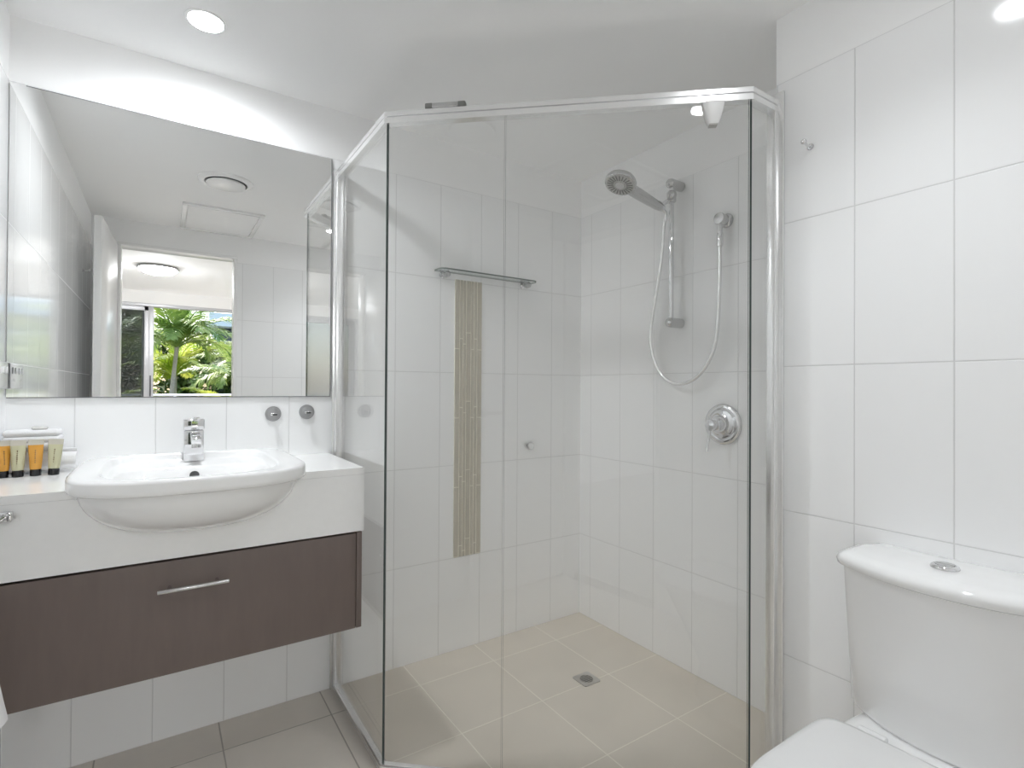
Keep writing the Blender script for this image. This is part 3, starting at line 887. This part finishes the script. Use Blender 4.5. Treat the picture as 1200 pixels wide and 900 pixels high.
dr = thing('floor_drain', 'square metal floor drain in the beige shower floor', 'drain', (1.391, 1.55, 0))
b = BM()
cx, cy, hw = 1.391, 1.550, .0405
bb = BM()
N = 40
sq, ci = [], []
for k in range(N):
    a = 2 * PI * (k + .5) / N
    c, s = math.cos(a), math.sin(a); f = hw / max(abs(c), abs(s))
    sq.append((cx + c * f, cy + s * f)); ci.append((cx + c * .026, cy + s * .026))
loft(b, [[(x_, y_, .0002) for x_, y_ in sq], [(x_, y_, .0022) for x_, y_ in sq], [(x_, y_, .0022) for x_, y_ in ci], [(x_, y_, .0006) for x_, y_ in ci]], True, True)
gr = obj('drain_plate', b, m_steel, dr)
b = BM(); lathe(b, (cx, cy, .0004), (0, 0, 1), [(0, .0258), (.0006, .0258), (.0007, .002)], 36); obj('drain_hole', b, m_dark, gr)
b = BM()
for k in range(-2, 3):
    y_ = cy + k * .0095; hx_ = math.sqrt(max(.0256 ** 2 - (k * .0095) ** 2, 0))
    box(b, cx - hx_, cx + hx_, y_ - .0019, y_ + .0019, .0009, .0022)
obj('drain_bars', b, m_steel, dr)

# robe hooks
def robe_hook(o, d, label):
    o = Vector(o); d = Vector(d)
    t = thing('robe_hook', label, 'hook', o)
    b = BM(); lathe(b, o, d, [(0, .0085), (.002, .0085), (.003, .006), (.003, .002)], 24); obj('rosette', b, m_satin, t)
    b = BM(); tube(b, [o + d * .002, o + d * .02, o + d * .032 + Vector((0, 0, .004))], .0035, 16); sph(b, o + d * .034 + Vector((0, 0, .005)), .0075); obj('peg', b, m_chrome, t)
robe_hook((XT, .731, 1.790), (-1, 0, 0), 'small chrome robe hook high on the tiled wall beside the shower')
robe_hook((XL, .327, 1.770), (1, 0, 0), 'small chrome robe hook on the left wall behind the open door, seen in the mirror')

# ------------------------------------------------------------------ toilet
TY = .405
to = thing('toilet', 'white close-coupled toilet with closed seat and bow-fronted cistern', 'toilet', (1.1, TY, 0))
def bow(xb, xf, hw, rad, z, N=26, bowd=.055):
    """plan outline of the cistern: straight back on the wall, bowed front"""
    pts = []
    for k in range(N + 1):
        s = -1 + 2 * k / N
        x_ = xf + bowd * (abs(s) ** 2.2)
        pts.append((x_, TY + hw * s, z))
    # round the two front corners a little
    e = rad
    pts[0] = (pts[0][0] + e, pts[0][1] + 0, z); pts[-1] = (pts[-1][0] + e, pts[-1][1], z)
    for q in (.25, .6, 1.0):
        pts.append((pts[N][0] + (xb - pts[N][0]) * q, TY + hw - (.02 if q == 1 else 0), z))
    for q in (1.0, .6, .25):
        pts.append((pts[0][0] + (xb - pts[0][0]) * q, TY - hw + (.02 if q == 1 else 0), z))
    return pts
XW = XT - .004
b = BM()
loft(b, [bow(XW, 1.290, .1755, .006, .405, bowd=.062), bow(XW, 1.282, .1795, .006, .415, bowd=.062), bow(XW, 1.268, .1805, .006, .56, bowd=.060), bow(XW, 1.251, .1815, .006, .735, bowd=.058)])
cis = obj('cistern', b, m_ceramic, to, smooth=40)
b = BM()
loft(b, [bow(XW, 1.241, .184, .006, .739, bowd=.057), bow(XW, 1.234, .1875, .006, .742, bowd=.058), bow(XW, 1.231, .189, .006, .754, bowd=.058), bow(XW, 1.236, .187, .007, .762, bowd=.057), bow(XW - .003, 1.250, .180, .010, .7675, bowd=.055), bow(XW - .01, 1.272, .168, .014, .7695, bowd=.05)])
lid = obj('cistern_lid', b, m_ceramic, to, smooth=60)
b = BM(); lathe(b, (1.348, .408, .769), (0, 0, 1), [(0, .0245), (.002, .0250), (.006, .0235), (.0085, .0205), (.009, .0185), (.0065, .017)], 40); fb = obj('flush_button', b, m_chrome, to)
b = BM()
for s in (-1, 1):
    P_ = [(1.348 + s * .0008 + s * .0158 * math.cos(-PI / 2 + PI * k / 16), .408 + .0158 * math.sin(-PI / 2 + PI * k / 16)) for k in range(17)]
    prism(b, P_, .7755, .7785)
obj('button_half', b, m_satin, fb)
# pan: deck under the cistern, rim, tapering pedestal
def egg(xf, xb, hw, z, N=64, n1=2.1, n2=4.0, xm=None):
    xm = xm if xm is not None else xb - .16
    out = []
    for k in range(N):
        t = 2 * PI * (k + .5) / N
        c, s = math.cos(t), math.sin(t)
        if c > 0: x_ = xm + (xb - xm) * abs(c) ** (2 / n2); y_ = hw * math.copysign(abs(s) ** (2 / n2), s)
        else: x_ = xm - (xm - xf) * abs(c) ** (2 / n1); y_ = hw * math.copysign(abs(s) ** (2 / n1), s)
        out.append((x_, TY + y_, z))
    return out
b = BM()
loft(b, [egg(.93, 1.40, .105, 0, xm=1.2), egg(.93, 1.40, .105, .02, xm=1.2), egg(.95, 1.40, .10, .12, xm=1.2), egg(.88, 1.42, .125, .25, xm=1.18), egg(.815, XW - .005, .150, .36, xm=1.12), egg(.80, XW - .003, .160, .385, xm=1.10),
         egg(.80, XW - .003, .161, .398, xm=1.10), egg(.805, XW - .006, .157, .4035, xm=1.10), egg(.83, XW - .03, .14, .4045, xm=1.10)])
obj('pan', b, m_ceramic, to, smooth=60)
b = BM()
loft(b, [egg(.794, 1.206, .164, .4075, xm=.99, n1=2.5, n2=9), egg(.790, 1.210, .168, .410, xm=.99, n1=2.5, n2=9), egg(.790, 1.210, .168, .418, xm=.99, n1=2.5, n2=9), egg(.795, 1.206, .164, .4205, xm=.99, n1=2.5, n2=9)])
obj('seat_ring', b, m_seat, to, smooth=50)
b = BM()
loft(b, [egg(.792, 1.201, .166, .4225, xm=.99, n1=2.5, n2=9), egg(.788, 1.205, .170, .425, xm=.99, n1=2.5, n2=9), egg(.788, 1.205, .170, .434, xm=.99, n1=2.5, n2=9), egg(.794, 1.200, .165, .4395, xm=.99, n1=2.5, n2=9), egg(.81, 1.187, .152, .4425, xm=.99, n1=2.5, n2=9), egg(.88, 1.13, .09, .444, xm=.99, n1=2.5, n2=6)])
obj('seat_lid', b, m_seat, to, smooth=60)
for s in (-1, 1):
    b = BM(); cyl(b, (1.222, TY + s * .085 - .025, .425), (1.222, TY + s * .085 + .025, .425), .010, 24, bev=.002); box(b, 1.212, 1.236, TY + s * .085 - .015, TY + s * .085 + .015, .4045, .418, .002); obj('hinge', b, m_seat, to)

# ------------------------------------------------------------------ bedroom light
ol = thing('oyster_light', 'round frosted ceiling light with silver rim in the bedroom, seen in the mirror', 'ceiling light', (-.04, -3.18, BZ))
c_ = (-.04, -3.18, BZ)
b = BM(); lathe(b, c_, (0, 0, -1), [(0, .195), (.012, .200), (.020, .205), (.026, .200), (.026, .05)], 56); obj('rim', b, m_satin, ol)
b = BM(); lathe(b, (c_[0], c_[1], BZ - .026), (0, 0, -1), [(0, .188), (.018, .178), (.040, .145), (.056, .090), (.062, .02), (.0625, .002)], 56); obj('diffuser', b, m_bed_lamp, ol)
for k in range(3):
    a = .5 + 2 * PI * k / 3
    d_ = Vector((math.cos(a), math.sin(a), 0)); p_ = Vector(c_) + d_ * .192
    b = BM(); obox(b, p_ + Vector((0, 0, -.030)), d_ * .014, Vector((-d_.y, d_.x, 0)) * .008, (0, 0, .010), .002); obj('clip', b, m_chrome, ol)

# ------------------------------------------------------------------ balcony and garden
GZ = -3.0
b = BM(); box(b, -3.2, 3.6, -6.98, BY - .12, -.15, -.03); struct('floor_balcony', b, m_deck)
b = BM(); box(b, -40, 40, -60, -7.0, GZ - .2, GZ); gd = obj('garden_ground', b, m_ground); gd['kind'] = 'structure'
br = thing('balcony_railing', 'pale metal balcony railing outside the bedroom window', 'railing', (0.2, -6.9, -.03))
b = BM(); box(b, -3.2, 3.6, -6.93, -6.87, .955, .992, .006); obj('handrail', b, m_bld, br)
for k in range(5):
    x_ = -3.1 + k * 1.65
    b = BM(); box(b, x_ - .02, x_ + .02, -6.92, -6.88, -.03, .955, .004); obj('post', b, m_bld, br)
b = BM(); box(b, -3.08, 3.48, -6.905, -6.895, .08, .90); obj('infill_glass', b, m_tint_glass, br, smooth=0)

def frond_mesh(name, L, droop, nleaf, lw, ll, seed, m):
    rnd = random.Random(seed)
    bm = bmesh.new()
    pts = []
    for k in range(15):
        s = k / 14
        a = .95 - droop * s ** 1.3
        if k == 0: p = Vector((0, 0, 0))
        else: p = pts[-1] + Vector((math.cos(a), 0, math.sin(a))) * (L / 14)
        pts.append(p)
    t = BM(); tube(t, pts, .02, 6, [.022 * (1 - .8 * k / 14) for k in range(15)]); merge(bm, t)
    for k in range(nleaf):
        s = .14 + .85 * k / (nleaf - 1)
        i = min(int(s * 14), 13); p = pts[i].lerp(pts[i + 1], s * 14 - i)
        tn = (pts[i + 1] - pts[i]).normalized()
        up = Vector((-tn.z, 0, tn.x))
        l_ = ll * (math.sin(PI * min(1, .18 + .80 * s)) ** .7) * rnd.uniform(.85, 1.1)
        for sd in (-1, 1):
            d_ = (tn * .75 + Vector((0, sd, 0)) * .85 + up * rnd.uniform(.05, .35)).normalized()
            w_ = d_.cross(up).normalized() * lw * .5
            q1 = p + d_ * l_ * .5; q2 = p + d_ * l_ + Vector((0, 0, -l_ * rnd.uniform(.18, .40)))
            vs = [bm.verts.new(v) for v in (p - w_ * .4, p + w_ * .4, q1 + w_, q1 - w_, q2)]
            bm.faces.new((vs[0], vs[1], vs[2], vs[3])); bm.faces.new((vs[3], vs[2], vs[4]))
    me = bpy.data.meshes.new(name)
    bm.to_mesh(me); bm.free(); me.materials.append(m)
    return me
FR = {}
for key, mm in (('a', m_leaf_a), ('b', m_leaf_b), ('c', m_leaf_c)):
    FR[key] = [frond_mesh('frond', 1.75, 1.15, 34, .045, .62, 1, mm), frond_mesh('frond', 1.6, 1.75, 34, .045, .58, 2, mm), frond_mesh('frond', 1.4, 2.3, 32, .045, .50, 3, mm)]
def palm(x, y, zc, key, label, nf=15, sc=1.0, lean=(0, 0), rad=.075, seed=0):
    rnd = random.Random(seed)
    t = thing('palm_tree', label, 'palm tree', (x + lean[0], y + lean[1], GZ), 'palm trees outside the window')
    base = Vector((x + lean[0], y + lean[1], GZ)); top = Vector((x, y, zc))
    pts = smooth_path([base, base.lerp(top, .5) + Vector((lean[0] * .25, 0, 0)), top], 10)
    b = BM(); tube(b, pts, rad, 14, [rad * (1.35 - .45 * i / (len(pts) - 1)) * (1 + .06 * (i % 2)) for i in range(len(pts))]); obj('trunk', b, m_trunk, t, smooth=60)
    for k in range(nf):
        i = 0 if k < nf * .35 else (1 if k < nf * .7 else 2)
        o = bpy.data.objects.new('frond', FR[key][i])
        COL.objects.link(o); o.parent = t
        o.location = top - base + Vector((0, 0, -.02 * k / nf * 5))
        o.rotation_euler = (rnd.uniform(-.25, .25), rnd.uniform(-.30, .30) - (.35 if i == 0 and k % 2 else 0), k * 2.39996 + rnd.uniform(-.2, .2))
        s = sc * rnd.uniform(.85, 1.15); o.scale = (s, s, s)
palm(.30, -10.6, 2.10, 'a', 'tall green palm with bare grey trunk, centre of the window view', 20, .98, (-.28, 0), .045, 3)
palm(-.75, -8.2, .62, 'b', 'low yellow-green palm just outside, behind the window frame on the left', 14, .55, (0, 0), .05, 7)
palm(1.15, -8.2, .50, 'b', 'low bright palm just outside, at the right end of the railing view', 14, .55, (0, 0), .05, 9)
palm(1.95, -13.6, 1.35, 'a', 'green palm behind and to the right of the central palm', 16, .9, (.1, 0), .055, 11)
palm(-1.45, -13.6, 2.2, 'c', 'tall grey-green palm seen through the tinted window pane', 16, .9, (0, 0), .08, 13)
palm(.35, -16.4, 1.5, 'b', 'yellow-green palm farther back between two taller palms', 17, 1.0, (0, 0), .08, 15)
palm(2.6, -18.2, 1.9, 'c', 'grey-green palm far back at the right, below the white building', 16, 1.0, (0, 0), .08, 17)
def shrub(x, y, rx, rz, zc, label, seed, n=1500):
    rnd = random.Random(seed)
    b = BM()
    for _ in range(n):
        d_ = Vector((rnd.gauss(0, 1), rnd.gauss(0, 1), rnd.gauss(0, 1))).normalized()
        r_ = rnd.uniform(.55, 1.0) * (1 + .18 * math.sin(d_.x * 5 + seed) * math.cos(d_.z * 6))
        p = Vector((x + d_.x * rx * r_, y + d_.y * rx * .7 * r_, zc + d_.z * rz * r_))
        a = Vector((rnd.gauss(0, 1), rnd.gauss(0, 1), rnd.gauss(0, .6))).normalized()
        u_, w_, _ = frame_of(a); l_ = rnd.uniform(.28, .50)
        vs = [b.verts.new(v) for v in (p, p + a * l_ * .5 + u_ * l_ * .26 + w_ * .01, p + a * l_, p + a * l_ * .5 - u_ * l_ * .26 + w_ * .01)]
        b.faces.new(vs)
    t = thing('garden_tree', label, 'tree', (x, y, GZ), 'leafy trees behind the palms')
    obj('foliage', b, m_leaf_d, t, smooth=0)
    b = BM(); tube(b, [(x, y, GZ), (x + .05, y, GZ + (zc - GZ) * .5), (x, y, zc)], .1, 10, [.14, .10, .06]); obj('trunk', b, m_trunk, t)
shrub(-2.1, -20.6, 2.0, 3.2, 1.9, 'dark leafy tree at the left behind the palms', 1, 4500)
shrub(1.75, -21.4, 1.75, 2.1, .9, 'dark leafy tree in front of the white building', 2, 4500)
shrub(-.95, -26.0, 2.15, 3.6, 1.4, 'tall dark tree farthest back at the left', 3, 5000)
bd_ = thing('apartment_building', 'white building with dark windows and balcony grid behind the palms', 'building', (4.5, -24, GZ))
b = BM(); box(b, 2.0, 9.0, -30, -24.6, GZ, 3.9); obj('facade', b, m_bld_glass, bd_)
b = BM(); box(b, 1.8, 9.2, -30.2, -23.6, 3.9, 4.5); obj('roof_slab', b, m_bld, bd_)
for z in (.6, 2.2):
    b = BM(); box(b, 1.8, 9.2, -24.9, -23.6, z, z + .28); obj('balcony_slab', b, m_bld, bd_)
for k in range(8):
    b = BM(); x_ = 2.1 + k * .95; box(b, x_ - .10, x_ + .10, -24.6, -24.2, GZ, 3.9); obj('column', b, m_bld, bd_)
b = BM()
for k in range(40):
    x_ = 1.9 + k * .175; box(b, x_, x_ + .05, -23.68, -23.63, 2.48, 3.15)
box(b, 1.9, 9.0, -23.7, -23.6, 3.15, 3.22)
obj('balustrade', b, m_bld, bd_, smooth=0)
